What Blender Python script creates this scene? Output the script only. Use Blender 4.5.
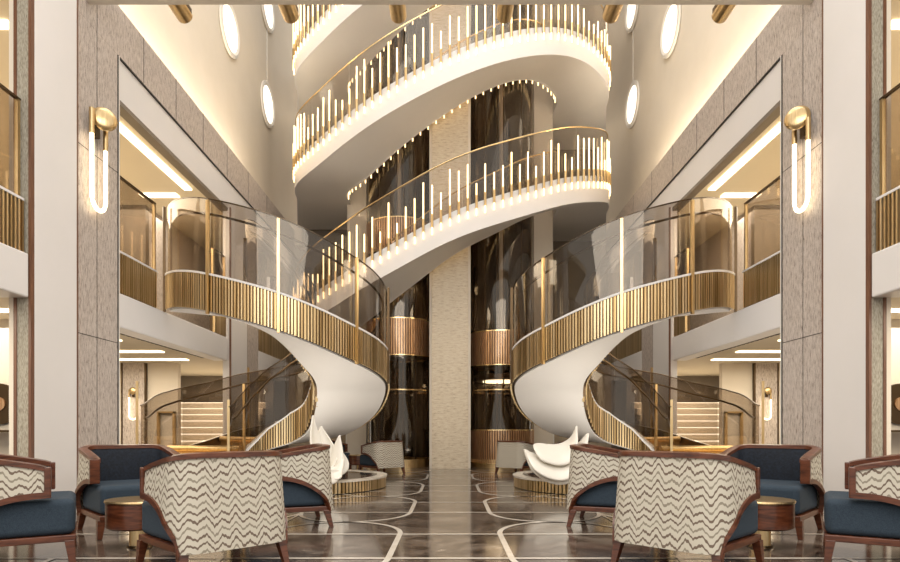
import bpy, math, random
from math import sin, cos, pi, sqrt, radians as R
from mathutils import Vector, Matrix
for o in list(bpy.data.objects): bpy.data.objects.remove(o)
S = bpy.context.scene; C = S.collection
random.seed(4)
# ---------------------------------------------------------------- camera
cam = bpy.data.cameras.new('camera'); co = bpy.data.objects.new('camera', cam); C.objects.link(co)
co.location = (0, 0, 1.0); co.rotation_euler = (R(90), 0, 0)
cam.sensor_width = 36; cam.lens = 24; cam.shift_y = 149/900; cam.clip_end = 200
S.camera = co
# ---------------------------------------------------------------- world and light
w = bpy.data.worlds.new('world'); S.world = w; w.use_nodes = True
bg = w.node_tree.nodes['Background']; bg.inputs[0].default_value = (1.0, .95, .89, 1); bg.inputs[1].default_value = .62
S.view_settings.view_transform = 'Standard'; S.view_settings.look = 'None'
S.view_settings.gamma = 1; S.view_settings.exposure = 0.85; S.view_settings.use_curve_mapping = False
S.cycles.transparent_max_bounces = 32; S.cycles.max_bounces = 7; S.cycles.caustics_reflective = False; S.cycles.caustics_refractive = False
def area(name, loc, size, energy, rot=(0,0,0), col=(1,.86,.68), spread=None):
    l = bpy.data.lights.new(name, 'AREA'); l.shape = 'RECTANGLE'; l.size, l.size_y = size
    l.energy = energy; l.color = col
    if spread: l.spread = R(spread)
    o = bpy.data.objects.new(name, l); o.location = loc; o.rotation_euler = rot; C.objects.link(o); return o
area('overhead_fill', (0, 8.5, 15.5), (9, 8), 330, col=(1,.95,.88))  # added overhead fill above the open top, no roof opening modelled
area('front_fill', (0, 0.5, 6.2), (9, 4), 260, rot=(R(38),0,0), col=(1,.94,.86))  # added fill from the camera side for pillars and chairs
for s in (-1, 1):
    area('cove_light', (s*5.25, 11.7, 7.12), (.12, 7.4), 120, rot=(R(180),0,0), col=(1,.86,.66))
    area('ground_lounge_light', (s*7.4, 10.5, 2.5), (3, 6), 150, col=(1,.88,.70))
    area('first_floor_light', (s*7.2, 11, 6.0), (3, 7), 190, col=(1,.88,.70))
    area('soffit_fill', (s*2.73, 10.55, .26), (2.0, 2.0), 24, rot=(R(180),0,0), col=(1,.93,.83))  # added upward fill that brightens the spiral soffit, no fitting here
    area('lounge_stair_fill', (s*6.6, 16.3, 2.5), (2, 2.4), 26, col=(1,.86,.66))  # added fill to lift the dark straight stair in the lounge
    area('near_lounge_light', (s*6.6, 5.8, 2.5), (2, 2), 50, col=(1,.88,.70))
area('lobby_back_light', (0, 18.6, 14.5), (6, 1.6), 20, col=(1,.85,.65))
# ---------------------------------------------------------------- materials
def mat(name, col, rough=.5, metal=0, spec=.5, emit=None, estr=0, coat=0):
    m = bpy.data.materials.new(name); m.use_nodes = True
    b = m.node_tree.nodes['Principled BSDF']
    b.inputs['Base Color'].default_value = (*col, 1); b.inputs['Roughness'].default_value = rough
    b.inputs['Metallic'].default_value = metal; b.inputs['Specular IOR Level'].default_value = spec
    b.inputs['Coat Weight'].default_value = coat; b.inputs['Coat Roughness'].default_value = .08
    if emit: b.inputs['Emission Color'].default_value = (*emit, 1); b.inputs['Emission Strength'].default_value = estr
    return m
def nodes(m): return m.node_tree.nodes, m.node_tree.links, m.node_tree.nodes['Principled BSDF']
def noise_mat(name, cols, scale=(1,1,1), nscale=4, detail=6, rough=.5, metal=0, bump=0, stops=None, coat=0, nrough=.6, dist=0, spec=.5):
    m = mat(name, cols[0], rough, metal, spec, coat=coat); N, L, b = nodes(m)
    tc = N.new('ShaderNodeTexCoord'); mp = N.new('ShaderNodeMapping'); mp.inputs['Scale'].default_value = scale
    n = N.new('ShaderNodeTexNoise'); n.inputs['Scale'].default_value = nscale; n.inputs['Detail'].default_value = detail
    n.inputs['Roughness'].default_value = nrough; n.inputs['Distortion'].default_value = dist
    r = N.new('ShaderNodeValToRGB')
    stops = stops or [.35 + .3*i/(len(cols)-1) for i in range(len(cols))]
    r.color_ramp.elements[0].position = stops[0]; r.color_ramp.elements[0].color = (*cols[0], 1)
    r.color_ramp.elements[1].position = stops[-1]; r.color_ramp.elements[1].color = (*cols[-1], 1)
    for p, c in list(zip(stops, cols))[1:-1]:
        e = r.color_ramp.elements.new(p); e.color = (*c, 1)
    L.new(tc.outputs['Object'], mp.inputs[0]); L.new(mp.outputs[0], n.inputs[0]); L.new(n.outputs[0], r.inputs[0]); L.new(r.outputs[0], b.inputs['Base Color'])
    if bump:
        bp = N.new('ShaderNodeBump'); bp.inputs['Strength'].default_value = bump; bp.inputs['Distance'].default_value = .01
        L.new(n.outputs[0], bp.inputs['Height']); L.new(bp.outputs[0], b.inputs['Normal'])
    return m
def glass_mat(name, tint, refl=1.0):
    m = bpy.data.materials.new(name); m.use_nodes = True; N, L = m.node_tree.nodes, m.node_tree.links
    N.clear(); out = N.new('ShaderNodeOutputMaterial'); t = N.new('ShaderNodeBsdfTransparent'); t.inputs[0].default_value = (*tint, 1)
    g = N.new('ShaderNodeBsdfGlossy'); g.inputs['Roughness'].default_value = .02; g.inputs[0].default_value = (.95,.9,.82,1)
    f = N.new('ShaderNodeFresnel'); f.inputs[0].default_value = 1.5
    ge = N.new('ShaderNodeNewGeometry'); io = N.new('ShaderNodeMath'); io.operation = 'MULTIPLY_ADD'; io.inputs[1].default_value = -.8333; io.inputs[2].default_value = 1.5
    L.new(ge.outputs['Backfacing'], io.inputs[0]); L.new(io.outputs[0], f.inputs[0])
    mm = N.new('ShaderNodeMath'); mm.operation = 'MULTIPLY'; mm.inputs[1].default_value = refl; mm.use_clamp = True
    mx = N.new('ShaderNodeMixShader'); L.new(f.outputs[0], mm.inputs[0]); L.new(mm.outputs[0], mx.inputs[0]); L.new(t.outputs[0], mx.inputs[1]); L.new(g.outputs[0], mx.inputs[2]); L.new(mx.outputs[0], out.inputs[0])
    return m
M = {}
M['stone'] = noise_mat('travertine_taupe', [(.16,.12,.095),(.44,.375,.33),(.57,.50,.45),(.66,.595,.54)], (20,20,3.2), 3, 10, .45, bump=.15, stops=[.38,.45,.52,.62], nrough=.8)
M['stone_core'] = noise_mat('travertine_beige', [(.30,.21,.12),(.60,.49,.35),(.70,.60,.45),(.76,.68,.54)], (2.0,2.0,9), 3, 9, .4, bump=.15, stops=[.36,.43,.52,.62], nrough=.8)
M['floor'] = noise_mat('floor_marble', [(.035,.025,.018),(.085,.062,.047),(.15,.115,.09),(.30,.25,.205)], (1,1,1), 2.3, 12, .11, stops=[.34,.47,.56,.72], dist=1.2, nrough=.72, spec=.7)
M['inlay'] = noise_mat('inlay_marble', [(.62,.55,.46),(.74,.68,.6)], nscale=6, rough=.12)
M['cream'] = noise_mat('cream_plaster', [(.74,.67,.565),(.77,.70,.60)], nscale=1.2, rough=.75, bump=.02)
M['white'] = noise_mat('white_lacquer', [(.80,.775,.755),(.83,.80,.785)], nscale=.8, rough=.4)
M['soffit'] = noise_mat('white_plaster', [(.80,.77,.73),(.83,.80,.76)], nscale=.8, rough=.5)
M['ceil'] = mat('ceiling_cream', (.70,.62,.48), .7)
M['taupe'] = noise_mat('taupe_panel', [(.20,.165,.13),(.235,.195,.155)], (1,1,.3), 3, rough=.4)
M['tan'] = noise_mat('tan_panel', [(.40,.33,.24),(.46,.38,.28)], (1,1,.3), 3, rough=.4)
M['tan2'] = noise_mat('brown_panel', [(.20,.16,.115),(.26,.21,.15)], (1,1,.3), 3, rough=.35)
M['dark'] = noise_mat('dark_smoked_panel', [(.022,.019,.017),(.06,.05,.042)], (1,1,.4), 2.5, 8, .15, spec=.8)
M['groove'] = mat('dark_groove', (.02,.016,.012), .6)
M['bronze'] = mat('dark_bronze', (.10,.065,.035), .3, .9)
M['brass'] = noise_mat('brushed_brass', [(.60,.42,.20),(.80,.61,.34)], (30,30,1), 4, rough=.28, metal=1)
M['copper'] = noise_mat('ribbed_copper', [(.50,.28,.14),(.72,.46,.27)], (12,12,.6), 4, rough=.3, metal=.85)
M['backing'] = mat('copper_backing', (.22,.12,.06), .4, .7)
M['gold_line'] = mat('gold_handrail', (.95,.72,.38), .2, 1, emit=(1,.8,.45), estr=0)
M['trim'] = noise_mat('walnut_trim', [(.13,.055,.03),(.20,.09,.05)], (6,6,.5), 5, rough=.35)
M['wood'] = noise_mat('mahogany_gloss', [(.050,.013,.005),(.105,.030,.012),(.15,.046,.02)], (2,2,14), 3, rough=.3, coat=.15)
M['blue'] = noise_mat('blue_velvet', [(.014,.027,.044),(.034,.055,.078)], (60,60,60), 3, 4, .85, bump=.3)
M['navy'] = noise_mat('navy_velvet', [(.002,.004,.009),(.007,.013,.026)], (22,22,22), 2, 4, .8, bump=.3)
M['linen'] = noise_mat('woven_wallcovering', [(.22,.195,.15),(.36,.33,.265),(.48,.44,.36)], (60,60,10), 2, 5, .8, bump=.2)
M['sculpt'] = noise_mat('sculpture_white', [(.80,.76,.68),(.84,.80,.72)], nscale=1.5, rough=.3)
M['plate'] = mat('platform_mirror_top', (.10,.07,.05), .06, .6)
M['glow'] = mat('light_rod_glow', (1,.9,.7), .4, emit=(1,.70,.34), estr=1.5)
M['glow2'] = mat('light_strip_glow', (1,.92,.78), .4, emit=(1,.82,.55), estr=2.2)
M['glow3'] = mat('disc_glow', (1,.95,.88), .4, emit=(1,.90,.74), estr=1.1)
M['white_metal'] = mat('white_metal', (.8,.77,.72), .4)
M['glass'] = glass_mat('smoked_glass', (.75,.71,.67), 1.1)
M['glass_lift'] = glass_mat('lift_glass', (.78,.73,.67), 1.1)
M['glass_up'] = glass_mat('upper_glass', (.90,.875,.85), .9)
# slatted: brass ribs over a darker ground
def zig():
    m = mat('zigzag_fabric', (.6,.55,.45), .85); N, L, b = nodes(m)
    uv = N.new('ShaderNodeUVMap'); sep = N.new('ShaderNodeSeparateXYZ'); L.new(uv.outputs[0], sep.inputs[0])
    def math_(op, a, c=None, clamp=False):
        n = N.new('ShaderNodeMath'); n.operation = op; n.use_clamp = clamp
        for i, v in enumerate((a, c)):
            if v is None: continue
            if isinstance(v, (int, float)): n.inputs[i].default_value = v
            else: L.new(v, n.inputs[i])
        return n.outputs[0]
    U, V = sep.outputs[0], sep.outputs[1]
    z1 = math_('PINGPONG', U, .052); z2 = math_('PINGPONG', math_('ADD', U, .03), .12); z3 = math_('PINGPONG', U, .011)
    nz = N.new('ShaderNodeTexNoise'); nz.inputs['Scale'].default_value = 9; L.new(uv.outputs[0], nz.inputs[0])
    off = math_('ADD', math_('MULTIPLY', z1, .95), math_('ADD', math_('MULTIPLY', z2, .40), math_('MULTIPLY', z3, .6)))
    off = math_('ADD', off, math_('MULTIPLY', nz.outputs[0], .04))
    t = math_('DIVIDE', math_('ADD', V, off), .055)
    fr = math_('FRACT', t); idx = math_('FLOOR', t)
    line = math_('LESS_THAN', fr, .31)
    mod = math_('FRACT', math_('MULTIPLY', idx, .3333)) 
    r = N.new('ShaderNodeValToRGB'); r.color_ramp.interpolation = 'CONSTANT'
    r.color_ramp.elements[0].color = (.03,.022,.018,1); r.color_ramp.elements[1].position = .3; r.color_ramp.elements[1].color = (.27,.235,.18,1)
    e = r.color_ramp.elements.new(.6); e.color = (.16,.115,.085,1)
    L.new(mod, r.inputs[0])
    mx = N.new('ShaderNodeMix'); mx.data_type = 'RGBA'; L.new(line, mx.inputs['Factor'])
    mx.inputs['A'].default_value = (.56,.52,.43,1); L.new(r.outputs[0], mx.inputs['B']); L.new(mx.outputs['Result'], b.inputs['Base Color'])
    return m
M['zig'] = zig()
def slatmix(name, cols):
    return noise_mat(name, cols, (1,1,0.02), 11, 2, .33, metal=.85, stops=[.3,.5,.7])
M['slat'] = slatmix('brass_slats', [(.36,.23,.09),(.74,.55,.29),(.90,.74,.47)])
# ---------------------------------------------------------------- mesh builder
class MB:
    def __init__(s): s.v = []; s.f = []; s.uv = {}
    def add(s, vs, fs):
        k = len(s.v); s.v += [tuple(v) for v in vs]; s.f += [tuple(i+k for i in f) for f in fs]; return s
    def box(s, x0, x1, y0, y1, z0, z1):
        if x0 > x1: x0, x1 = x1, x0
        return s.add([(x0,y0,z0),(x1,y0,z0),(x1,y1,z0),(x0,y1,z0),(x0,y0,z1),(x1,y0,z1),(x1,y1,z1),(x0,y1,z1)],
              [(0,3,2,1),(4,5,6,7),(0,1,5,4),(1,2,6,5),(2,3,7,6),(3,0,4,7)])
    def obox(s, c, ux, uy, hx, hy, z0, z1):            # oriented upright box
        P = []
        for z in (z0, z1):
            for a, b in ((-1,-1),(1,-1),(1,1),(-1,1)):
                P.append((c[0]+ux[0]*a*hx+uy[0]*b*hy, c[1]+ux[1]*a*hx+uy[1]*b*hy, z))
        return s.add(P, [(0,3,2,1),(4,5,6,7),(0,1,5,4),(1,2,6,5),(2,3,7,6),(3,0,4,7)])
    def cyl(s, c, r0, r1, z0, z1, n=24, caps=True):
        P = [(c[0]+r0*cos(2*pi*i/n), c[1]+r0*sin(2*pi*i/n), z0) for i in range(n)] + [(c[0]+r1*cos(2*pi*i/n), c[1]+r1*sin(2*pi*i/n), z1) for i in range(n)]
        F = [(i, (i+1)%n, n+(i+1)%n, n+i) for i in range(n)]
        if caps: F += [tuple(range(n-1,-1,-1)), tuple(range(n, 2*n))]
        return s.add(P, F)
    def lathe(s, c, prof, n=40):
        P = []; m = len(prof)
        for i in range(n):
            a = 2*pi*i/n
            P += [(c[0]+r*cos(a), c[1]+r*sin(a), z) for r, z in prof]
        F = []
        for i in range(n):
            j = (i+1) % n
            for k in range(m-1): F.append((i*m+k, j*m+k, j*m+k+1, i*m+k+1))
        return s.add(P, F)
    def tube(s, pts, r, n=8, closed=False):
        pts = [Vector(p) for p in pts]; m = len(pts); P = []
        for i, p in enumerate(pts):
            a = pts[(i-1) % m] if (i or closed) else p; b = pts[(i+1) % m] if (i < m-1 or closed) else p
            t = (b-a).normalized(); up = Vector((0,0,1)) if abs(t.z) < .95 else Vector((0,1,0))
            u = t.cross(up).normalized(); v = u.cross(t)
            rr = r[i] if isinstance(r, (list, tuple)) else r
            P += [tuple(p + u*rr*cos(2*pi*k/n) + v*rr*sin(2*pi*k/n)) for k in range(n)]
        F = []
        for i in range(m if closed else m-1):
            j = (i+1) % m
            for k in range(n): F.append((i*n+k, i*n+(k+1)%n, j*n+(k+1)%n, j*n+k))
        if not closed: F += [tuple(range(n-1,-1,-1)), tuple((m-1)*n+k for k in range(n))]
        return s.add(P, F)
    def sweep(s, secs, close_sec=True, caps=True):      # list of cross sections, each a list of points
        n = len(secs[0]); P = [p for q in secs for p in q]; F = []
        for i in range(len(secs)-1):
            for k in range(n if close_sec else n-1):
                F.append((i*n+k, i*n+(k+1)%n, (i+1)*n+(k+1)%n, (i+1)*n+k))
        if caps and close_sec: F += [tuple(range(n-1,-1,-1)), tuple((len(secs)-1)*n+k for k in range(n))]
        return s.add(P, F)
    def build(s, name, m, parent=None, smooth=False, bevel=0, org=None, uvf=None, recalc=True, kind=None, label=None):
        me = bpy.data.meshes.new(name); 
        o0 = Vector(parent['o']) if parent is not None and 'o' in parent else Vector(org or (0,0,0))
        me.from_pydata([tuple(Vector(v)-o0) for v in s.v], [], s.f); me.update()
        if recalc:
            import bmesh
            bm = bmesh.new(); bm.from_mesh(me); bmesh.ops.recalc_face_normals(bm, faces=bm.faces); bm.to_mesh(me); bm.free()
        me.materials.append(M[m] if isinstance(m, str) else m)
        if uvf:
            ul = me.uv_layers.new(name='UVMap')
            for li, lp in enumerate(me.loops): ul.data[li].uv = uvf[lp.vertex_index]
        if smooth:
            me.polygons.foreach_set('use_smooth', [True]*len(me.polygons))
            try: me.set_sharp_from_angle(angle=R(40))
            except Exception: pass
        o = bpy.data.objects.new(name, me); C.objects.link(o)
        if parent is not None: o.parent = parent
        elif org: o.location = org
        if bevel:
            b = o.modifiers.new('bevel', 'BEVEL'); b.width = bevel; b.segments = 2; b.limit_method = 'ANGLE'
        if kind: o['kind'] = kind
        if label: o['label'] = label
        return o
def thing(name, label, cat, loc=(0,0,0), group=None, rz=0):
    o = bpy.data.objects.new(name, None); C.objects.link(o); o.location = loc; o.rotation_euler.z = rz; o.empty_display_size = .1
    o['label'] = label; o['category'] = cat
    if group: o['group'] = group
    return o
def world_thing(name, label, cat, loc, group=None):    # parts are given in world coordinates
    o = thing(name, label, cat, loc, group); o['o'] = list(loc); return o
def tag(o, label, cat, group=None):
    o['label'] = label; o['category'] = cat
    if group: o['group'] = group
    return o
def copy_tree(o, parent=None):
    c = o.copy(); C.objects.link(c)
    if parent: c.parent = parent
    for ch in list(o.children): copy_tree(ch, c)
    return c
def interp(t, tab):
    tab = sorted(tab)
    if t <= tab[0][0]: return tab[0][1]
    for (a, b), (c, d) in zip(tab, tab[1:]):
        if t <= c:
            k = (t-a)/(c-a); return b + (d-b)*k
    return tab[-1][1]
def smooth_tab(tab, lo, hi, n=400, win=14):
    ts = [lo+(hi-lo)*i/n for i in range(n+1)]; v = [interp(t, tab) for t in ts]
    for _ in range(2): v = [sum(v[max(0,i-win):i+win+1])/len(v[max(0,i-win):i+win+1]) for i in range(n+1)]
    return list(zip(ts, v))
def ST(name, m, kind='structure', **k):
    b = MB(); return b
# ================================================================ THE SETTING
MB().box(-14, 14, -6, 20.2, -.1, 0).build('floor', 'floor', kind='structure')
# ---- inlay lines
b = MB()
def strip(pts, wd, z=.003):
    n = len(pts); P = []
    for i, p in enumerate(pts):
        a = pts[max(0,i-1)]; c = pts[min(n-1,i+1)]; t = Vector((c[0]-a[0], c[1]-a[1])).normalized()
        P += [(p[0]-t.y*wd/2, p[1]+t.x*wd/2, z), (p[0]+t.y*wd/2, p[1]-t.x*wd/2, z)]
    b.add(P, [(2*i, 2*i+1, 2*i+3, 2*i+2) for i in range(n-1)])
rows = [3.2, 4.67, 5.75, 7.27, 8.29, 9.77, 10.75, 12.4, 13.3, 14.9]
for y in rows: strip([(-4.9, y), (4.9, y)], .045)
for s in (-1, 1):
    for k in range(5):
        ya, yb = (3.2-1.07, 3.2) if k < 0 else [(1.9,3.2),(4.67,5.75),(7.27,8.29),(9.77,10.75),(12.4,13.3)][k]
        strip([(s*.48, ya), (s*.48, yb)], .05, .004)
    gaps = [(3.2,4.67),(5.75,7.27),(8.29,9.77),(10.75,12.4),(13.3,14.9)]
    for ya, yb in gaps:
        ym = (ya+yb)/2
        for sx0, sx1 in ((.48, 1.13), (1.78, 1.13), (1.78, 2.43), (3.08, 2.43)):
            for e0 in (ya, yb):
                pts = []
                for i in range(19):
                    t = i/18*pi/2
                    pts.append((s*(sx0 + (sx1-sx0)*(1-cos(t))), e0 + (ym-e0)*sin(t)))
                strip(pts, .05, .004)
        strip([(s*1.78, ya), (s*1.78, yb)], .03, .0045)
b.build('trim_1', 'inlay', kind='structure', recalc=False)
# ---- back wall, core column, dark recesses
MB().box(-6, 6, 20, 20.2, 0, 16).build('wall_back', 'taupe', kind='structure')
MB().box(-.466, .466, 15.5, 16.1, 0, 16).build('column_core', 'stone_core', kind='structure')
for s, n in ((-1,'left'), (1,'right')):
    MB().box(s*.466, s*.535, 15.56, 15.8, 0, 16).build('trim_core_%s' % n, 'cream', kind='structure')
    b = MB(); b.box(s*.47, s*2.44, 17.65, 17.8, 0, 16).build('wall_lift_%s' % n, 'dark', kind='structure')
    b = MB()
    for k in range(4): b.box(s*(.95+k*.42), s*(.965+k*.42), 17.63, 17.66, 0, 16)
    b.build('trim_groove_%s' % n, 'bronze', kind='structure')
    MB().box(s*2.44, s*3.0, 17.5, 17.9, 0, 16).build('wall_lift_side_%s' % n, 'cream', kind='structure')
    MB().box(s*3.0, s*5.0, 18.6, 18.75, 0, 3.0).build('wall_lobby_%s' % n, 'tan', kind='structure')
    MB().box(s*3.0, s*3.06, 17.6, 18.6, 0, 3.0).build('trim_lobby_%s' % n, 'white_metal', kind='structure')
    # upper landings at the back
    # ---- side plane
    X = s*4.98
    def slab(name, m, y0, y1, z0, z1, x0=4.98, x1=5.12, bev=.004):
        MB().box(s*x0, s*x1, y0, y1, z0, z1).build(name+'_'+n, m, kind='structure', bevel=bev)
    slab('column_stone', 'stone', 7.97, 9.0, 0, 6.62, 4.98, 5.3)
    slab('trim_stone_joint', 'groove', 8.46, 8.468, 0, 7.0, 4.977, 4.99, 0)
    slab('trim_stone_bed', 'groove', 7.98, 8.99, 2.30, 2.308, 4.977, 4.99, 0)
    slab('trim_stone_bed_upper', 'groove', 7.98, 8.99, 4.85, 4.858, 4.977, 4.99, 0)
    slab('wall_fascia', 'stone', 7.97, 19.2, 6.62, 7.38, 4.98, 5.1)
    b = MB()
    for y in (9.75, 10.9, 12.1, 13.4, 14.8, 16.3): b.box(s*4.977, s*4.985, y, y+.012, 6.64, 7.38)
    b.build('trim_fascia_joint_'+n, 'groove', kind='structure')
    slab('trim_header', 'white', 9.0, 19.2, 6.0, 6.62, 5.0, 5.2)
    slab('trim_header_line', 'groove', 9.0, 19.2, 6.60, 6.625, 4.975, 5.0, 0)
    slab('trim_opening_side', 'groove', 8.985, 9.005, 0, 6.62, 4.972, 5.0, 0)
    slab('trim_opening_edge', 'white_metal', 9.005, 9.03, 0, 6.62, 4.97, 5.3, 0)
    slab('trim_header_soffit', 'taupe', 9.03, 19.2, 5.93, 6.0, 5.0, 5.17, 0)
    slab('trim_cove_base', 'cream', 7.97, 18, 6.95, 7.0, 5.1, 5.5, 0)
    slab('column_white', 'white', 7.11, 7.94, 0, 6.95, 4.93, 5.19, .02)
    slab('trim_walnut_a', 'trim', 7.94, 7.975, 0, 7.2, 4.94, 5.2, 0)
    slab('trim_walnut_b', 'trim', 7.05, 7.11, 0, 7.2, 4.925, 4.955, 0)
    slab('wall_woven_panel', 'linen', 7.06, 7.11, 0, 7.2, 4.955, 5.095, 0)
    slab('trim_walnut_c', 'trim', 7.05, 7.11, 0, 7.2, 5.095, 5.13, 0)
    slab('trim_cream_jamb', 'cream', 7.06, 7.11, 0, 7.2, 5.13, 5.19, 0)
    # second pillar
    slab('column_white_rear', 'white', 13.5, 14.6, 0, 6.0, 4.93, 5.12, .02)
    slab('column_stone_rear', 'stone', 14.63, 15.6, 0, 6.0, 4.98, 5.3)
    slab('trim_walnut_d', 'trim', 13.46, 13.5, 0, 6.0, 4.92, 4.95, 0)
    slab('trim_walnut_e', 'trim', 14.6, 14.63, 0, 6.0, 4.94, 5.2, 0)
    slab('wall_end', 'taupe', 18.9, 20.0, 0, 6.62, 4.98, 5.3)
    # floor slab of the first storey: near bay and far bays
    slab('ceiling_slab_near', 'white', 3.0, 7.04, 2.55, 3.07, 4.94, 5.3, .02)
    slab('ceiling_slab_front', 'white', 9.03, 13.44, 2.55, 3.07, 4.98, 5.3, .02)
    slab('ceiling_slab_rear', 'white', 15.62, 18.9, 2.55, 3.07, 4.98, 5.3, .02)
    MB().box(s*5.3, s*10.5, 3.0, 20, 2.62, 3.07).build('ceiling_ground_'+n, 'ceil', kind='structure')
    b = MB()
    for xx in (5.36, 5.5):
        y = 9.1
        while y < 13.4: b.box(s*xx, s*(xx+.06), y, y+.11, 2.612, 2.622); y += .17
    b.build('trim_air_slots_'+n, 'groove', kind='structure')
    MB().box(s*5.17, s*10.5, 3.0, 20, 6.1, 6.3).build('ceiling_first_'+n, 'ceil', kind='structure')
    MB().box(s*10.3, s*10.5, 3.0, 20, 0, 6.3).build('wall_outer_'+n, 'cream', kind='structure')
    # lounge wall behind ground storey
    MB().box(s*6.62, s*10.3, 14.6, 14.75, 0, 2.62).build('wall_lounge_'+n, 'cream', kind='structure')
    MB().box(s*7.38, s*7.92, 14.52, 14.6, 0, 2.62).build('wall_lounge_stone_'+n, 'stone', kind='structure')
    b = MB()
    for xx in (7.36, 7.92): b.box(s*xx, s*(xx+.03), 14.5, 14.6, 0, 2.62)
    b.build('trim_lounge_'+n, 'bronze', kind='structure')
    MB().box(s*5.3, s*10.3, 18.0, 18.1, 0, 2.62).build('wall_lounge_back_'+n, 'taupe', kind='structure')
    # first-storey back walls
    MB().box(s*6.9, s*10.3, 13.6, 13.75, 3.07, 6.1).build('wall_gallery_'+n, 'tan2', kind='structure')
    MB().box(s*5.3, s*6.9, 17.2, 17.35, 3.07, 6.1).build('wall_gallery_back_'+n, 'taupe', kind='structure')
    MB().box(s*6.9, s*7.0, 13.75, 17.2, 3.07, 6.1).build('wall_gallery_side_'+n, 'stone', kind='structure')
    MB().box(s*5.32, s*10.3, 8.8, 8.9, 0, 2.62).build('wall_near_lounge_'+n, 'cream', kind='structure')
    MB().box(s*7.0, s*10.3, 8.8, 8.9, 3.07, 6.1).build('wall_near_gallery_'+n, 'cream', kind='structure')
    # upper cream wall with a curved end
    b = MB(); pl = [(5.42, 7.9), (5.42, 18.0)] + [(4.82+.60*cos(t), 18.0+1.5*sin(t)) for t in [pi/2*i/10 for i in range(1,11)]] + [(4.82, 20.0)]
    b.sweep([[(s*x, y, 7.0), (s*x, y, 16), (s*(x+.15), y, 16), (s*(x+.15), y, 7.0)] for x, y in pl]).build('wall_upper_'+n, 'cream', kind='structure', smooth=True)
    MB().box(s*5.1, s*5.9, 7.8, 7.95, 6.95, 16).build('wall_upper_end_'+n, 'stone', kind='structure')
# ---- cross beam at the top of the hall
MB().box(-5.0, 5.0, 8.2, 8.3, 6.88, 7.2).build('ceiling_beam', 'cream', kind='structure', bevel=.005)

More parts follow.
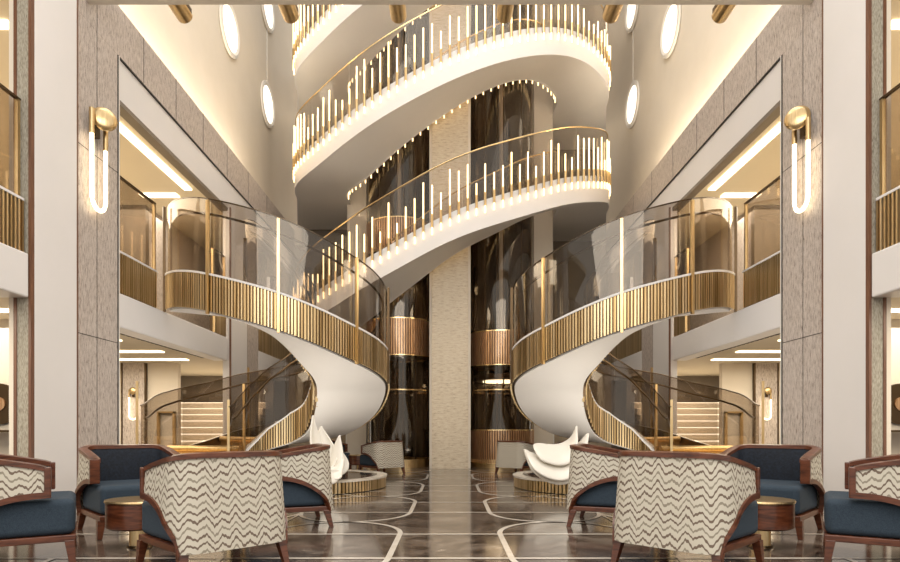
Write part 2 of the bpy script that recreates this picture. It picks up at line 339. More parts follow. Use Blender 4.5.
# ================================================================ LOWER SPIRAL STAIRS
ZB = smooth_tab([(-150,3.10),(-135,3.07),(-116,2.97),(-76,2.59),(-41,2.18),(10,1.80),(30,1.38),(60,.90),(90,.72),(120,.62),(150,.51),(180,.36),(192,.17),(205,-.02)], -150, 205, win=8)
CX, CY = -3.25, 11.62
def rad_out(t): return interp(t, [(-150,1.99),(90,1.99),(150,2.2),(180,2.32),(215,2.45)])
def BH(t): return interp(t, [(90,.60),(130,.42),(150,.26),(175,.15)])
def rad_in(t): return interp(t, [(-150,.72),(0,.66),(90,.66),(180,.80),(205,1.0)])
def spiral(s, side):
    t = world_thing('spiral_staircase', 'curved brass slatted staircase with smoked glass, %s of the central column' % side, 'staircase', (s*abs(CX), CY, 0))
    def P(a, r, z): return ((-s)*(CX + r*cos(R(a))), CY + r*sin(R(a)), z)
    A = [-148 + i*3 for i in range(int((206+148)/3)+1)]
    # soffit shell: body between inner and outer stringer
    b = MB(); secs = []
    for a in A:
        ro, ri = rad_out(a), rad_in(a); z = max(interp(a, ZB), .0)
        secs.append([P(a, ri, z), P(a, ro, z), P(a, ro, z+.09), P(a, ri, z+.09)])
    b.sweep(secs).build('soffit', 'soffit', t, smooth=True)
    for which, rf, off in (('outer', rad_out, 0.0), ('inner', rad_in, -.05)):
        b = MB(); secs = []
        for a in A:
            r = rf(a)+off; z = interp(a, ZB); z0 = max(z, 0)
            secs.append([P(a, r, z0+.03), P(a, r+.05, z0+.03), P(a, r+.05, z+BH(a)), P(a, r, z+BH(a))])
        b.sweep(secs).build('stringer', 'bronze', t, smooth=True)
        # rim
        b = MB(); secs = []
        for a in ([q_ for q_ in A if q_ < 112] if which == 'outer' else A):
            r = rf(a)+off; z = interp(a, ZB)
            secs.append([P(a, r-.02, z+BH(a)), P(a, r+.09, z+BH(a)), P(a, r+.09, z+BH(a)+.035), P(a, r-.02, z+BH(a)+.035)])
        b.sweep(secs).build('rim', 'white', t, smooth=True)
        # slats
        b = MB(); a = -147.0; k = 0
        for face in ((1,) if which == 'outer' else (-1, 1)):
            a = -147.0
            while a < 204:
                r = rf(a)+off + (.065 if face > 0 else -.015); z = interp(a, ZB); z0 = max(z+.0, 0)
                c = P(a, r, 0); n = ((-s)*cos(R(a)), sin(R(a))); tt = (-n[1], n[0])
                wd = .011 if k % 3 else .017
                b.obox(c, tt, n, wd, .016 if k % 2 else .012, z0+.02, z+BH(a))
                a += math.degrees(.052/max(r, .5)); k += 1
        b.build('slat_band', 'slat', t)
        # glass in panels
        brk = [-148, -108, -76, -38, -5, 35, 80, 125, 165, 204] if which == 'outer' else [-148, -60, 20, 100, 160, 204]
        for a0, a1 in zip(brk, brk[1:]):
            b = MB(); m = max(4, int((a1-a0)/4)); secs = []
            for i in range(m+1):
                a = a0+.35 + (a1-a0-.7)*i/m; r = rf(a)+off+.018; z = interp(a, ZB)
                gh = 1.22
                secs.append([P(a, r, z+BH(a)+.02), P(a, r+.014, z+BH(a)+.02), P(a, r+.014, z+1.22+.62*(BH(a)/.6)), P(a, r, z+1.22+.62*(BH(a)/.6))])
            b.sweep(secs).build('glass_panel', 'glass', t, smooth=True)
        b = MB(); b.tube([P(a, rf(a)+off+.02, interp(a, ZB)+1.22+.62*(BH(a)/.6)) for a in A], .012, 6).build('glass_rim', 'bronze', t, smooth=True)
        b = MB(); b.tube([P(a, rf(a)+off-.05, interp(a, ZB)+.99+.62*(BH(a)/.6)) for a in A], .02, 8).build('handrail', 'bronze', t, smooth=True)
        posts = [-146, -108, -76, -38, -5, 125, 203] if which == 'outer' else [-146, 20, 172, 203]
        for a in posts:
            z = interp(a, ZB); c = P(a, rf(a)+off+.045+(.05 if which == 'outer' else 0), 0); n = ((-s)*cos(R(a)), sin(R(a))); tt = (-n[1], n[0])
            b = MB(); b.obox(c, tt, n, .022, .022, max(z-.03, 0), z+(1.80 if which == 'outer' else 1.5))
            b.build('post', 'brass' if a not in (-146, -5) else 'bronze', t)
    # treads
    n = 18
    zs = [(i+1)*3.09/n for i in range(n)]
    angs = []
    for z in zs:
        best = min(A, key=lambda a: abs(interp(a, ZB)+.14+ (0.0) - z + (.0)))
        angs.append(best)
    last = 212
    for i, z in enumerate(zs):
        a0 = 204 if i == 0 else angs[i-1]; a1 = angs[i]
        lo, hi = min(a0, a1), max(a0, a1)+2
        if hi-lo < 3: hi = lo+3
        b = MB(); secs = []
        for j in range(5):
            a = lo + (hi-lo)*j/4; ro, ri = rad_out(a)-.01, rad_in(a)+.01
            zz0 = max(interp(a, ZB)+.04, 0); zz0 = min(zz0, z-.03)
            secs.append([P(a, ri, zz0), P(a, ro, zz0), P(a, ro, z-.02), P(a, ri, z-.02)])
        b.sweep(secs)
        tr = b.build('tread', 'brass' if i < 7 else 'soffit', t)
        tr['o'] = list(t['o']); zn = max(z-.05, interp(hi, ZB)+.15); c0, c1 = P(hi, rad_in(hi)+.04, zn), P(hi, rad_out(hi)-.06, zn)
        MB().tube([c0, c1], .065 if i < 8 else .045, 10).build('nosing', 'brass', tr, smooth=True)
    return t
spiral(-1, 'left'); spiral(1, 'right')

# ================================================================ UPPER CURVED FLIGHTS
FX = .05
def ell(a, A_, B_, off=0):
    k = .25 if A_ > 4 else 0
    if a < 180: return (FX-A_-off-k*(180-a)/40*2.9, 17 + (180-a)/40*2.9)
    if a > 360: return (FX+A_+off+k*(a-360)/40*2.9, 17 + (a-360)/40*2.9)
    nx, ny = cos(R(a))/A_, sin(R(a))/B_; l = sqrt(nx*nx+ny*ny)
    return (FX + A_*cos(R(a)) + nx/l*off, 17 + B_*sin(R(a)) + ny/l*off)
tabB = [(140,7.9),(180,7.88),(210,7.85),(220,7.92),(230,8.15),(240,8.45),(250,8.77),(260,9.1),(270,9.45),(280,9.78),(290,10.07),(300,10.3),(310,10.47),(320,10.53),(340,10.5),(400,10.5)]
tabC = [(140,3.3),(180,3.5),(200,3.8),(220,4.15),(230,4.35),(240,4.68),(250,4.98),(260,5.36),(270,5.74),(280,6.03),(290,6.29),(300,6.57),(310,6.84),(320,7.02),(330,7.2),(345,7.45),(400,7.5)]
tabA = [(a, z+3.0) for a, z in tabB]
def flight(label, tab, seed):
    rnd = random.Random(seed); tb = smooth_tab(tab, 140, 400, win=8); Z = lambda a: interp(a, tb)
    t = world_thing('curved_staircase', label, 'staircase', (FX, 17, Z(270)-.3))
    A = list(range(142, 399, 3)); OA, OB, IA, IB = 4.33, 3.0, 3.0, 1.8
    b = MB(); secs = []
    for a in A:
        z = Z(a); o = ell(a, OA, OB); i = ell(a, IA, IB)
        secs.append([(*i, z-.30), (*o, z-.30), (*o, z+.02), (*i, z+.02)])
    b.sweep(secs).build('soffit', 'soffit', t, smooth=True)
    for (a_, b_, o0, o1) in ((OA, OB, 0, .05), (IA, IB, -.05, 0)):
        b = MB(); secs = []
        for a in A:
            z = Z(a); p = ell(a, a_, b_, o0); q = ell(a, a_, b_, o1)
            secs.append([(*p, z-.31), (*q, z-.31), (*q, z+.35), (*p, z+.35)])
        b.sweep(secs).build('fascia', 'white', t, smooth=True)
    for (a_, b_, off, h, nm) in ((OA, OB, .02, 1.22, 'glass_panel'), (IA, IB, -.03, .9, 'glass_panel')):
        brk = [142, 165, 195, 215, 235, 255, 275, 295, 315, 335, 360, 396]
        for a0, a1 in zip(brk, brk[1:]):
            b = MB(); secs = []
            for k in range(7):
                a = a0+.25+(a1-a0-.5)*k/6; z = Z(a); p = ell(a, a_, b_, off-.006); q = ell(a, a_, b_, off+.006)
                secs.append([(*p, z+.33), (*q, z+.33), (*q, z+.35+h), (*p, z+.35+h)])
            b.sweep(secs).build(nm, 'glass_up', t, smooth=True)
        b = MB(); b.tube([(*ell(a, a_, b_, off), Z(a)+.36+h) for a in A], .018, 6).build('handrail', 'gold_line', t, smooth=True)
    # rods, spaced by arc length along the outer fascia
    def walk(a_, b_, off, step, n):
        a = 178.0; out = []; p = ell(a, a_, b_, off); acc = 0
        while a < 366 and len(out) < n:
            a += .1; q = ell(a, a_, b_, off); acc += math.dist(p, q); p = q
            if acc >= step: out.append((a, q)); acc = 0
        return out
    for a, p in walk(OA, OB, .085, .205, 58):
        z = Z(a); h = rnd.choice((.28,.42,.55,.68,.8))+rnd.uniform(-.05,.05)
        lr = MB().cyl(p, .017, .017, z+.03, z+.50+h, 8).build('light_rod', 'glow', t); lr['o'] = list(t['o'])
        MB().cyl(p, .031, .031, z+.20, z+.50, 8).build('rod_sleeve', 'brass', lr)
    for a, p in walk(IA, IB, -.085, .2, 36):
        z = Z(a)
        lr = MB().cyl(p, .016, .016, z-(.27 if seed == 1 else .365), z-.12, 6).build('light_rod', 'glow', t); lr['o'] = list(t['o'])
        MB().cyl(p, .031, .031, z-.12, z+.2, 6).build('rod_sleeve', 'brass', lr)
    return t
flight('lowest of the three white curved flights edged with light rods, rising left to right', tabC, 1)
flight('middle white curved flight with glowing rods and broad swooping underside', tabB, 2)
flight('topmost curved flight, only its left end visible under the roof', tabA, 3)

# ================================================================ LIFTS
def ringwall(b, c, r0, r1, z0, z1, n=48): b.lathe(c, [(r0,z0),(r1,z0),(r1,z1),(r0,z1),(r0,z0)], n)
def ribs(b, c, r, z0, z1, n=90, d=.014, w=.014):
    for i in range(n):
        a = 2*pi*i/n; u = (cos(a), sin(a)); b.obox((c[0]+r*u[0], c[1]+r*u[1]), (-u[1], u[0]), u, w, d, z0, z1)
for s, side, bands in ((-1, 'left', ((2.98, 3.95), (5.75, 6.6))), (1, 'right', ((2.72, 3.62), (0.12, 1.0)))):
    cx = -1.40 if s < 0 else 1.41; c = (cx, 16.62)
    t = world_thing('panoramic_lift', 'cylindrical glass lift shaft with copper bands just %s of the stone column' % side, 'elevator', (cx, 16.62, 0))
    b = MB(); ringwall(b, c, .86, .875, .1, 15.5); b.build('glass_shaft', 'glass_lift', t, smooth=True)
    b = MB(); ringwall(b, c, .80, .90, 0, .22); b.build('base_ring', 'brass', t, smooth=True)
    for z0, z1 in bands:
        b = MB(); ringwall(b, c, .84, .874, z0, z1); b.build('band_backing', 'backing', t, smooth=True)
        b = MB(); ribs(b, c, .888, z0, z1, 84, .020, .014); b.build('copper_band', 'copper', t)
        for z in (z0, z1):
            b = MB(); ringwall(b, c, .84, .91, z-.012, z+.012); b.build('band_edge', 'gold_line', t, smooth=True)
    for k in range(5):
        a = -pi/2 + (k-2)*.62
        b = MB(); b.cyl((cx+.84*cos(a), 16.62+.84*sin(a)), .018, .018, .1, 15.3, 8); b.build('shaft_mullion', 'bronze', t)
    b = MB(); b.box(cx-.10, cx-.05, 16.95, 17.05, 0, 15.3); b.box(cx+.05, cx+.10, 16.95, 17.05, 0, 15.3); b.build('guide_rail', 'bronze', t)
    # car
    zc = 3.0 if s < 0 else .1
    b = MB(); b.cyl(c, .74, .74, zc, zc+.12, 32); b.build('car_floor', 'bronze', t)
    b = MB(); b.cyl(c, .74, .74, zc+2.25, zc+2.4, 32); b.build('car_roof', 'bronze', t)
    b = MB(); b.cyl(c, .5, .5, zc+2.22, zc+2.25, 24); b.build('car_light', 'glow2', t)
    b = MB(); b.lathe(c, [(.06, zc+2.4), (.05, 15.2)], 10); b.build('piston', 'white_metal', t)
    for z in (2.05,):
        b = MB(); ringwall(b, c, .872, .885, z, z+.03); b.build('ring_trim', 'gold_line', t, smooth=True)

# ================================================================ BALCONY BALUSTRADES
def balus(s, y0, y1, label, nposts):
    t = world_thing('balcony_balustrade', label, 'balustrade', (s*5.0, (y0+y1)/2, 3.07))
    MB().box(s*5.03, s*5.08, y0, y1, 3.07, 3.68).build('backing', 'bronze', t)
    b = MB(); y = y0+.02
    while y < y1-.02: b.box(s*4.985, s*5.03, y, y+.026, 3.08, 3.68); y += .062
    b.build('slat_band', 'slat', t)
    MB().box(s*4.98, s*5.10, y0, y1, 3.68, 3.71).build('rim', 'white', t)
    n = max(1, nposts-1)
    for i in range(n):
        a = y0 + (y1-y0)*i/n; c = y0 + (y1-y0)*(i+1)/n
        MB().box(s*5.035, s*5.05, a+.02, c-.02, 3.71, 4.85).build('glass_panel', 'glass', t)
    for i in range(nposts):
        a = y0+.03 + (y1-y0-.06)*i/max(1, nposts-1); MB().box(s*5.02, s*5.065, a-.02, a+.02, 3.1, 4.87).build('post', 'brass', t)
    MB().box(s*5.02, s*5.065, y0, y1, 4.85, 4.875).build('handrail', 'bronze', t)
for s, side in ((-1,'left'), (1,'right')):
    balus(s, 4.0, 7.02, 'brass slatted balcony front cut by the %s edge of the picture' % side, 4)
    balus(s, 9.04, 10.25, 'short brass slatted balcony front beside the %s stone pillar' % side, 2)
    balus(s, 12.7, 13.42, 'short slatted balcony front behind the %s spiral staircase' % side, 2)
    balus(s, 15.65, 18.8, 'rear slatted balcony front beyond the white pillar on the %s' % side, 4)

# ================================================================ LIGHT FITTINGS
def sconce(parent_label, loc, rz, H, turn=0, group=None):
    t = thing('wall_sconce', parent_label, 'wall lamp', loc, group, rz)   # wall plane is local x-z, light projects to -y
    k = H/1.5; w_ = .17*k
    pts = [(-w_, -.09*k, .25*k), (-w_, -.09*k, -.98*k)] 
    arc = [(-w_*cos(a), -.09*k, -.98*k - w_*sin(a)) for a in [pi*i/12 for i in range(1,12)]]
    tube = [(-w_, -.09*k, .10*k)] + [(-w_, -.09*k, -.35*k), (-w_, -.09*k, -.98*k)] + arc + [(w_, -.09*k, -.98*k), (w_, -.09*k, -.35*k), (w_, -.09*k, .0)]
    MB().tube(tube, .028*k, 12).build('glass_tube', 'glow2', t, smooth=True)
    MB().tube([(-w_, -.09*k, .24*k), (-w_, -.09*k, -.12*k)], .036*k, 12).build('brass_holder', 'brass', t, smooth=True)
    MB().tube([(w_, -.09*k, .1*k), (w_, -.09*k, -.22*k)], .034*k, 12).build('brass_holder', 'brass', t, smooth=True)
    b = MB(); n = 28; prof = [(0, -.14), (.10, -.135), (.155, -.115), (.17, -.09), (.155, -.075), (0, -.07)]
    P = []; m = len(prof); ta = R(turn); yc = -.16
    for i in range(n):
        a = 2*pi*i/n; P += [(.02*k + (r*cos(a))*k*cos(ta) - (y+.1)*k*sin(ta), (yc + r*cos(a)*sin(ta) + (y+.1)*cos(ta))*k, .18*k + r*k*sin(a)) for r, y in prof]
    F = [(i*m+q, ((i+1)%n)*m+q, ((i+1)%n)*m+q+1, i*m+q+1) for i in range(n) for q in range(m-1)]
    b.add(P, F).build('brass_disc', 'brass', t, smooth=True)
    b = MB(); b.box(-.05*k, .05*k, -.08*k, 0, -.1*k, .25*k).build('wall_bracket', 'bronze', t)
    return t
sconce('tall looped tube wall lamp with brass disc on left stone pillar', (-4.98, 8.36, 5.17), R(90), 1.45, -50)
sconce('tall looped tube wall lamp with brass disc on right stone pillar', (4.98, 8.36, 5.17), R(-90), 1.45, 50)
sconce('small looped tube wall lamp in the lounge behind the left staircase', (-7.65, 14.52, 1.85), 0, .78)
sconce('small looped tube wall lamp in the lounge behind the right staircase', (7.65, 14.52, 1.85), 0, .78)
def disc_light(s, y, z, label, cord=None):
    t = world_thing('round_wall_light', label, 'wall lamp', (s*5.42, y, z), 'round lights on the upper %s wall' % ('left' if s < 0 else 'right'))
    n = 40; b = MB()
    def ring(prof):
        m = len(prof); P = []
        for i in range(n):
            a = 2*pi*i/n; P += [(s*(5.42-d), y+r*cos(a), z+r*sin(a)) for r, d in prof]
        return P, [(i*m+q, ((i+1)%n)*m+q, ((i+1)%n)*m+q+1, i*m+q+1) for i in range(n) for q in range(m-1)]
    b.add(*ring([(.50,0),(.62,.02),(.63,.07),(.56,.09),(.50,.06),(.50,0)])).build('ring_housing', 'white_metal', t, smooth=True)
    b = MB(); b.add(*ring([(0,.05),(.35,.06),(.50,.055),(.50,.02),(0,.02)])).build('glowing_disc', 'glow3', t, smooth=True)
    if cord:
        MB().tube([(s*5.40, y, z+.6), (s*5.40, y, z+cord)], .012, 6).build('cord', 'white_metal', t)
for s, sd in ((-1,'left'), (1,'right')):
    disc_light(s, 14.65, 10.8, 'nearer round glowing light on the upper %s wall' % sd)
    disc_light(s, 17.7, 10.6, 'lower round glowing light with a wire above it, far end of %s wall' % sd, 2.3)
    disc_light(s, 17.7, 13.45, 'upper round glowing light at the far end of the %s wall' % sd)
for i, x in enumerate((-3.92, -2.35, -.76, .80, 2.37, 3.98)):
    t = world_thing('brass_channel', ('outermost left','second from left','third from left','third from right','second from right','outermost right')[i] + ' of six short brass channels under the roof beam', 'ceiling fixture', (x, 8.6, 7.1), 'brass channels under the roof beam')
    b = MB(); secs = []
    for y in (8.3, 8.86):
        sec = [(x+.12*cos(a), y, 7.12-.12*sin(a)) for a in [pi*k/12 for k in range(13)]] + [(x+.10*cos(a), y, 7.12-.10*sin(a)) for a in [pi*k/12 for k in range(12,-1,-1)]]
        secs.append(sec)
    b.sweep(secs).build('channel_shell', 'brass', t)
    b = MB(); b.box(x-.115, x-.085, 8.32, 8.84, 7.1, 7.2); b.box(x+.085, x+.115, 8.32, 8.84, 7.1, 7.2); b.build('side_lip', 'bronze', t)
# ceiling light strips inside the storeys
for s, sd in ((-1,'left'), (1,'right')):
    tag(MB().box(s*5.46, s*5.62, 9.4, 12.7, 6.07, 6.095).build('linear_ceiling_light', 'glow2'), 'bright linear ceiling light inside the %s first floor gallery' % sd, 'ceiling light')
    for k, (x0, x1, y0, y1) in enumerate(((5.9,7.4,10.6,10.8), (5.9,8.0,12.2,12.4), (6.0,8.2,13.6,13.8))):
        tag(MB().box(s*x0, s*x1, y0, y1, 2.595, 2.615).build('linear_ceiling_light', 'glow2'), ('nearest','middle','farthest')[k]+' of three light strips in the %s ground floor ceiling' % sd, 'ceiling light', 'ground floor light strips %s' % sd)
    tag(MB().box(s*5.9, s*6.7, 12.9, 13.1, 6.07, 6.095).build('linear_ceiling_light', 'glow2'), 'short cross light strip deep inside the %s gallery ceiling' % sd, 'ceiling light')
    tag(MB().box(s*5.5, s*6.5, 7.45, 7.6, 6.07, 6.095).build('linear_ceiling_light', 'glow2'), 'ceiling light strip glimpsed at the %s picture edge upstairs' % sd, 'ceiling light')
    tag(MB().box(s*5.6, s*6.8, 8.0, 8.15, 2.595, 2.615).build('linear_ceiling_light', 'glow2'), 'ceiling light strip glimpsed at the %s picture edge downstairs' % sd, 'ceiling light')
    # straight stair in the lounge
    t = world_thing('straight_staircase', 'straight pale stair seen through the %s spiral glass' % sd, 'staircase', (s*6.6, 14.9, 0))
    for k in range(10):
        MB().box(s*5.35, s*8.0, 14.9+k*.28, 15.2+k*.28, k*.18, (k+1)*.18).build('tread', 'cream', t, bevel=.01)
        MB().box(s*5.35, s*8.0, 14.87+k*.28, 14.90+k*.28, (k+1)*.18-.018, (k+1)*.18).build('step_light', 'glow3', t)  # thin nosing with its own glow, makes a bright tread line
    # doorway frame in the lounge
    t = world_thing('door_frame', 'slim bronze frame beside the curved glass on the %s' % sd, 'frame', (s*6.95, 14.5, 0))
    b = MB(); b.box(s*6.66, s*6.70, 14.48, 14.58, 0, 1.45); b.box(s*7.04, s*7.08, 14.48, 14.58, 0, 1.45); b.box(s*6.66, s*7.08, 14.48, 14.58, 1.41, 1.45); b.build('frame', 'brass', t)
    # round wall ornament and console at the picture edge
    t = world_thing('round_wall_lamp', 'dark round wall ornament with warm centre at the %s picture edge' % sd, 'wall ornament', (s*6.58, 8.8, 1.38))
    n = 32
    for (r0, r1, d0, d1, m_, nm) in ((.10,.30,.0,.05,'bronze','dark_ring'), (0,.10,.0,.07,'copper','warm_centre')):
        prof = [(r0,d0),(r1,d0),(r1,d1),(r0,d1),(r0,d0)]; P = []; m = 5
        for i in range(n):
            a = 2*pi*i/n; P += [(s*6.58 + r*cos(a), 8.8-d, 1.38+r*sin(a)) for r, d in prof]
        F = [(i*m+q, ((i+1)%n)*m+q, ((i+1)%n)*m+q+1, i*m+q+1) for i in range(n) for q in range(m-1)]
        MB().add(P, F).build(nm, m_, t)
    t = world_thing('console_table', 'dark console table below the round ornament at %s edge' % sd, 'table', (s*6.75, 8.55, 0))
    MB().box(s*6.0, s*7.5, 8.35, 8.78, .97, 1.0).build('table_top', 'bronze', t)
    for xx in (6.03, 7.4): MB().box(s*xx, s*(xx+.05), 8.4, 8.45, 0, .97).build('leg', 'bronze', t)

# ================================================================ PLATFORMS AND SCULPTURES
for s, sd in ((-1,'left'), (1,'right')):
    c = (s*2.73, 10.55); r = 1.6
    t = world_thing('round_platform', 'low round platform with brass ribbed edge under the %s sculpture' % sd, 'platform', (*c, 0))
    MB().cyl(c, r-.04, r-.04, .01, .18, 72).build('drum', 'bronze', t, smooth=True)
    b = MB(); ribs(b, c, r-.02, .01, .185, 150, .016, .022); b.build('ribbed_edge', 'slat', t)
    b = MB(); b.lathe(c, [(0,.20),(r-.16,.20),(r-.16,.185),(0,.185)], 72); b.build('top_plate', 'plate', t, smooth=True)
    b = MB(); b.lathe(c, [(r-.16,.18),(r+.02,.18),(r+.02,.212),(r-.16,.212),(r-.16,.18)], 72); b.build('top_rim', 'inlay', t, smooth=True)
def petal(cl, wf, cup, side, th=.03, nv=12, name='petal', parent=None, capn=None):
    # cl: centreline points, wf: width function of u, side: direction of width, cup: curl of the edges along the normal
    m = len(cl); V = [Vector(p) for p in cl]; P0 = []; side = Vector(side).normalized()
    for i in range(m):
        tg = (V[min(m-1,i+1)] - V[max(0,i-1)]).normalized(); nr = tg.cross(side).normalized(); u = i/(m-1); wd = wf(u)
        for k in range(nv+1):
            q = 2*k/nv - 1; P0.append(V[i] + side*wd*sin(q*1.25)/sin(1.25) + nr*cup*wd*(q*q))
    b = MB(); F = [(i*(nv+1)+k, i*(nv+1)+k+1, (i+1)*(nv+1)+k+1, (i+1)*(nv+1)+k) for i in range(m-1) for k in range(nv)]
    b.add(P0, F); o = b.build(name, 'sculpt', parent, smooth=True)
    so = o.modifiers.new('thickness', 'SOLIDIFY'); so.thickness = th; so.offset = 0
    sb = o.modifiers.new('sub', 'SUBSURF'); sb.levels = 1; sb.render_levels = 1
    return o
def arc(p0, p1, bend, n=16):
    p0, p1, bend = Vector(p0), Vector(p1), Vector(bend); return [p0.lerp(p1, i/n) + bend*sin(pi*i/n) for i in range(n+1)]
leaf = lambda W, p=.75: (lambda u: max(.012, W*sin(pi*min(1, max(0, u))**p)))
# left: upright blossom of petals
t = world_thing('petal_sculpture', 'upright white blossom sculpture of standing petals on the left platform', 'sculpture', (-1.8, 9.5, .2))
Y = 9.4; q = lambda px, py, dy=0: ((px-450)*(Y+dy)/600, Y+dy, 1+(430-py)*(Y+dy)/600)
petal(arc(q(331,477), q(313,415,.1), (-.10,-.02,-.08)), leaf(.17,.75), -.5, (.5,1,0), parent=t)
petal(arc(q(329,477,.1), q(321,426,.25), (-.03,.03,.04)), leaf(.20,.6), -.4, (1,.25,.1), parent=t)
petal(arc(q(333,477,-.05), q(340,435,.1), (-.03,.02,.04)), leaf(.15,.7), .45, (.8,-.75,0), parent=t)
petal(arc(q(335,477,-.05), q(341,450,.1), (.03,0,.0)), leaf(.15,.6), -.4, (1,.9,0), parent=t)
petal(arc(q(318,455,-.35), q(344,455,.05), (.02,-.05,-.22)), leaf(.30,.9), -.45, (-.2,1,.35), parent=t)
petal(arc(q(328,477,-.35), q(341,470,-.2), (.03,0,-.02)), leaf(.10,.6), .5, (-1,.3,.9), parent=t)
# right: reclining nested shells
t = world_thing('petal_sculpture', 'reclining white sculpture of nested shell petals on the right platform', 'sculpture', (1.7, 9.5, .2))
boat = lambda W: (lambda u: max(.015, W*min(1, sin(pi*min(1, u*.5+.22)) if u < .56 else 1)*(1-max(0, (u-.5)/.5)**1.7)*min(1, (u/.10)**.5 if u > 0 else 0)))
petal(arc(q(524,450,0), q(589,433,.1), (.03,0,-.36)), boat(.50), -.30, (0,1,.30), th=.045, nv=16, parent=t)
petal(arc(q(526,453,-.2), q(587,441,.0), (.06,0,-.25)), boat(.44), -.25, (.05,1,.34), th=.04, nv=16, parent=t)
petal(arc(q(533,446,-.15), q(577,426,.1), (.14,0,-.20)), boat(.38), -.25, (.1,1,.42), th=.04, nv=16, parent=t)

# ================================================================ ARMCHAIRS AND TABLES
def chair_proto(label):
    t = thing('armchair', label, 'chair', (0,0,0))
    # plan of the shell (front = +y)
    wv, yb, yf, rc = .415, -.40, .22, .17
    plan = []
    def ln(p, q_, n): 
        for i in range(n): plan.append((p[0]+(q_[0]-p[0])*i/n, p[1]+(q_[1]-p[1])*i/n))
    ln((-wv+.015, yf), (-wv, yb+rc), 12)
    for i in range(10): a = pi + pi/2*i/10; plan.append((-wv+rc+rc*cos(a), yb+rc+rc*sin(a)))
    ln((-wv+rc, yb), (wv-rc, yb), 12)
    for i in range(10): a = 1.5*pi + pi/2*i/10; plan.append((wv-rc+rc*cos(a), yb+rc+rc*sin(a)))
    ln((wv, yb+rc), (wv-.015, yf), 12); plan.append((wv-.015, yf))
    n = len(plan); L_ = [0]
    for i in range(1, n): L_.append(L_[-1]+math.dist(plan[i], plan[i-1]))
    ctr = Vector((0, -.02))
    def top(y): return .715 + (.83-.715)*min(1, max(0, (yf-y)/(yf-yb)))**.8
    def bot(x, y):
        if y < yb+.05: return .17
        k = min(1, (y-(yb+.05))/(yf-yb-.05)); return .17 + .36*sqrt(max(0, 1-(1-k)**2.2))
    def off(i, d, z=0):    # outward offset with slight flare with height
        a = Vector(plan[max(0,i-1)]); c = Vector(plan[min(n-1,i+1)]); tt = (c-a).normalized(); nn = Vector((tt.y, -tt.x))
        p = Vector(plan[i]) + nn*(d - .07*(z-.45)); return (p.x, p.y)
    # outer patterned panel
    b = MB(); secs = []; uv = []
    K = 8
    for i, (x, y) in enumerate(plan):
        z1, z0 = top(y), bot(x, y); sec = []
        for k in range(K+1): z = z0 + (z1-z0)*k/K; sec.append((*off(i, .022, z), z)); uv.append((L_[i], z))
        for k in range(K, -1, -1): z = z0 + (z1-z0)*k/K; sec.append((*off(i, .0, z), z)); uv.append((L_[i], z))
        secs.append(sec)
    b.sweep(secs).build('patterned_back', 'zig', t, smooth=True, uvf=uv)
    # inner navy back
    b = MB(); secs = []
    for i, (x, y) in enumerate(plan):
        z1, z0 = top(y)-.01, min(.44, top(y)-.1); z0 = max(z0, bot(x,y)); th = .055
        sec = [(*off(i, .0, z0), z0), (*off(i, .0, z1), z1), (*off(i, -th*.6, z1), z1), (*off(i, -th, z1-.05), z1-.05), (*off(i, -th-.01, z0), z0)]
        secs.append(sec)
    b.sweep(secs).build('inner_back', 'navy', t, smooth=True)
    # wood: top rail, front posts + arches
    b = MB(); secs = []
    for i, (x, y) in enumerate(plan):
        z = top(y); secs.append([(*off(i, .034, z), z-.022), (*off(i, .034, z), z+.012), (*off(i, .0, z), z+.02), (*off(i, -.045, z), z+.012), (*off(i, -.045, z), z-.022)])
    b.sweep(secs).build('top_rail', 'wood', t, smooth=True)
    for side in (0, 1):
        idx = [i for i in (range(n) if side == 0 else range(n-1, -1, -1)) if plan[i][1] >= yb+.04 and (plan[i][0] < 0) == (side == 0)]
        b = MB(); secs = []
        for i in idx:
            x, y = plan[i]; z = bot(x, y); dz = .03
            secs.append([(*off(i, .036, z), z-dz), (*off(i, .036, z), z+.014), (*off(i, -.012, z), z+.014), (*off(i, -.012, z), z-dz)])
        b.sweep(secs).build('arch_rail', 'wood', t, smooth=True)
        i = 0 if side == 0 else n-1; x, y = plan[i]; sx = -1 if side == 0 else 1
        b = MB(); b.box(x-.052 if sx > 0 else x-.03, x+.03 if sx > 0 else x+.052, y-.012, y+.03, bot(x, y)-.03, top(y)+.012); b.build('arm_post', 'wood', t, bevel=.006)
    # seat
    b = MB(); b.box(-.375, .375, -.34, .40, .215, .485); o = b.build('seat', 'blue', t, smooth=True); bv = o.modifiers.new('b', 'BEVEL'); bv.width = .05; bv.segments = 5
    b = MB(); b.box(-.385, .385, -.355, .405, .165, .215); b.build('seat_frame', 'wood', t, bevel=.006)
    for sx in (-1, 1):
        for sy, yy in ((1, .365), (-1, -.345)):
            b = MB(); x = sx*.365; xf, yf_ = x+sx*.02, yy+sy*(.02 if sy > 0 else .05)
            h0, h1 = .034, .021
            b.add([(xf-h1,yf_-h1,0),(xf+h1,yf_-h1,0),(xf+h1,yf_+h1,0),(xf-h1,yf_+h1,0),(x-h0,yy-h0,.175),(x+h0,yy-h0,.175),(x+h0,yy+h0,.175),(x-h0,yy+h0,.175)],
                  [(0,3,2,1),(4,5,6,7),(0,1,5,4),(1,2,6,5),(2,3,7,6),(3,0,4,7)]); b.build('leg', 'wood', t, bevel=.004)
    return t
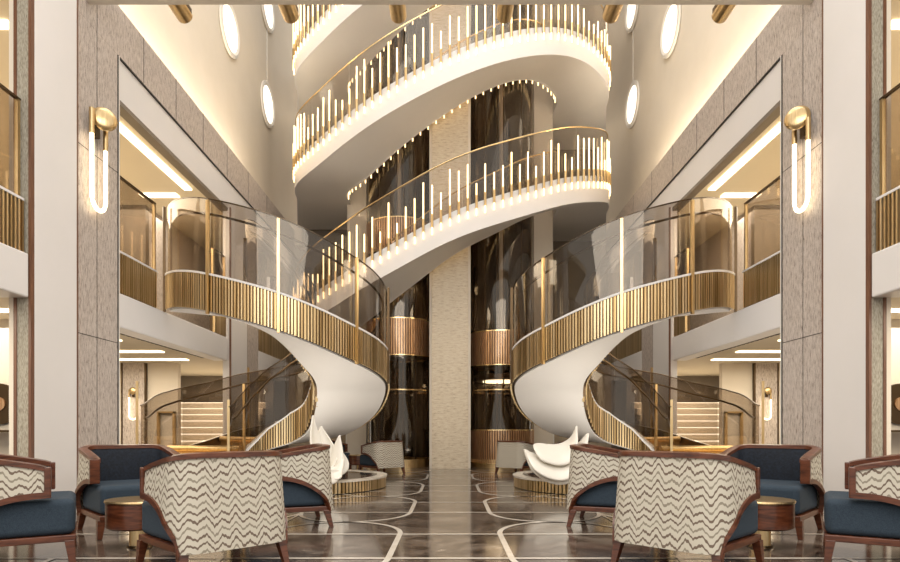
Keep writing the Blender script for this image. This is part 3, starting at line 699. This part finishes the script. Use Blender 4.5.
specs = [  # x, y, facing vector, label
 (-1.79, 4.52, (-.72,.69), 'armchair seen from behind, zigzag patterned back, front left of the hall'),
 (1.79, 4.52, (.72,.69), 'armchair seen from behind, zigzag patterned back, front right of the hall'),
 (-3.17, 6.0, (.68,-.73), 'armchair with navy inner back facing the camera before the left stone pillar'),
 (3.17, 6.0, (-.68,-.73), 'armchair with navy inner back facing the camera before the right stone pillar'),
 (-3.36, 4.63, (.85,.52), 'armchair seen from the side, cut off by the left picture edge'),
 (3.36, 4.63, (-.85,.52), 'armchair seen from the side, cut off by the right picture edge'),
 (-1.74, 6.42, (-.925,-.38), 'armchair in side view just before the left platform, arched arm showing blue seat'),
 (1.74, 6.42, (.925,-.38), 'armchair in side view just before the right platform, arched arm showing blue seat'),
 (-1.57, 13.75, (-.70,.72), 'small distant armchair between left platform and left lift'),
 (1.57, 13.75, (.70,.72), 'small distant armchair between right platform and right lift'),
 (-2.98, 14.85, (.85,-.5), 'most distant left armchair, navy back half hidden behind the blossom sculpture'),
 (2.98, 14.85, (-.85,-.5), 'most distant right armchair, hidden mostly behind the shell sculpture'),
]
proto = chair_proto('')
for i, (x, y, f, lab) in enumerate(specs):
    c = proto if i == 0 else copy_tree(proto)
    c.location = (x, y, 0); c.rotation_euler.z = math.atan2(-f[0], f[1]); c['label'] = lab; c['group'] = 'zigzag backed armchairs'
    if i in (8, 9, 10, 11): c.scale = (.95, .95, .90)
def side_table(label):
    t = thing('side_table', label, 'table', (0,0,0), 'round drum side tables')
    b = MB(); b.lathe((0,0), [(0,.17),(.24,.17),(.262,.185),(.262,.385),(.25,.395)], 40); b.build('drum', 'wood', t, smooth=True)
    b = MB(); b.lathe((0,0), [(0,.388),(.268,.388),(.272,.398),(.268,.41),(0,.41)], 40); b.build('table_top', 'brass', t, smooth=True)
    b = MB(); b.cyl((0,0), .085, .085, .02, .175, 28); b.build('stem', 'brass', t, smooth=True)
    b = MB(); b.cyl((0,0), .11, .10, 0, .02, 28); b.build('foot', 'bronze', t, smooth=True)
    return t
tb = side_table('mahogany drum side table with brass stem among the left front armchairs'); tb.location = (-2.66, 5.15, 0)
for x, y, lab in ((2.66, 5.15, 'mahogany drum side table with brass stem among the right front armchairs'),
                  (-2.16, 14.38, 'distant mahogany drum table between the two far left armchairs'),
                  (2.16, 14.38, 'distant mahogany drum table between the two far right armchairs')):
    c = copy_tree(tb); c.location = (x, y, 0); c['label'] = lab
for o in bpy.data.objects:
    if 'o' in o: del o['o']
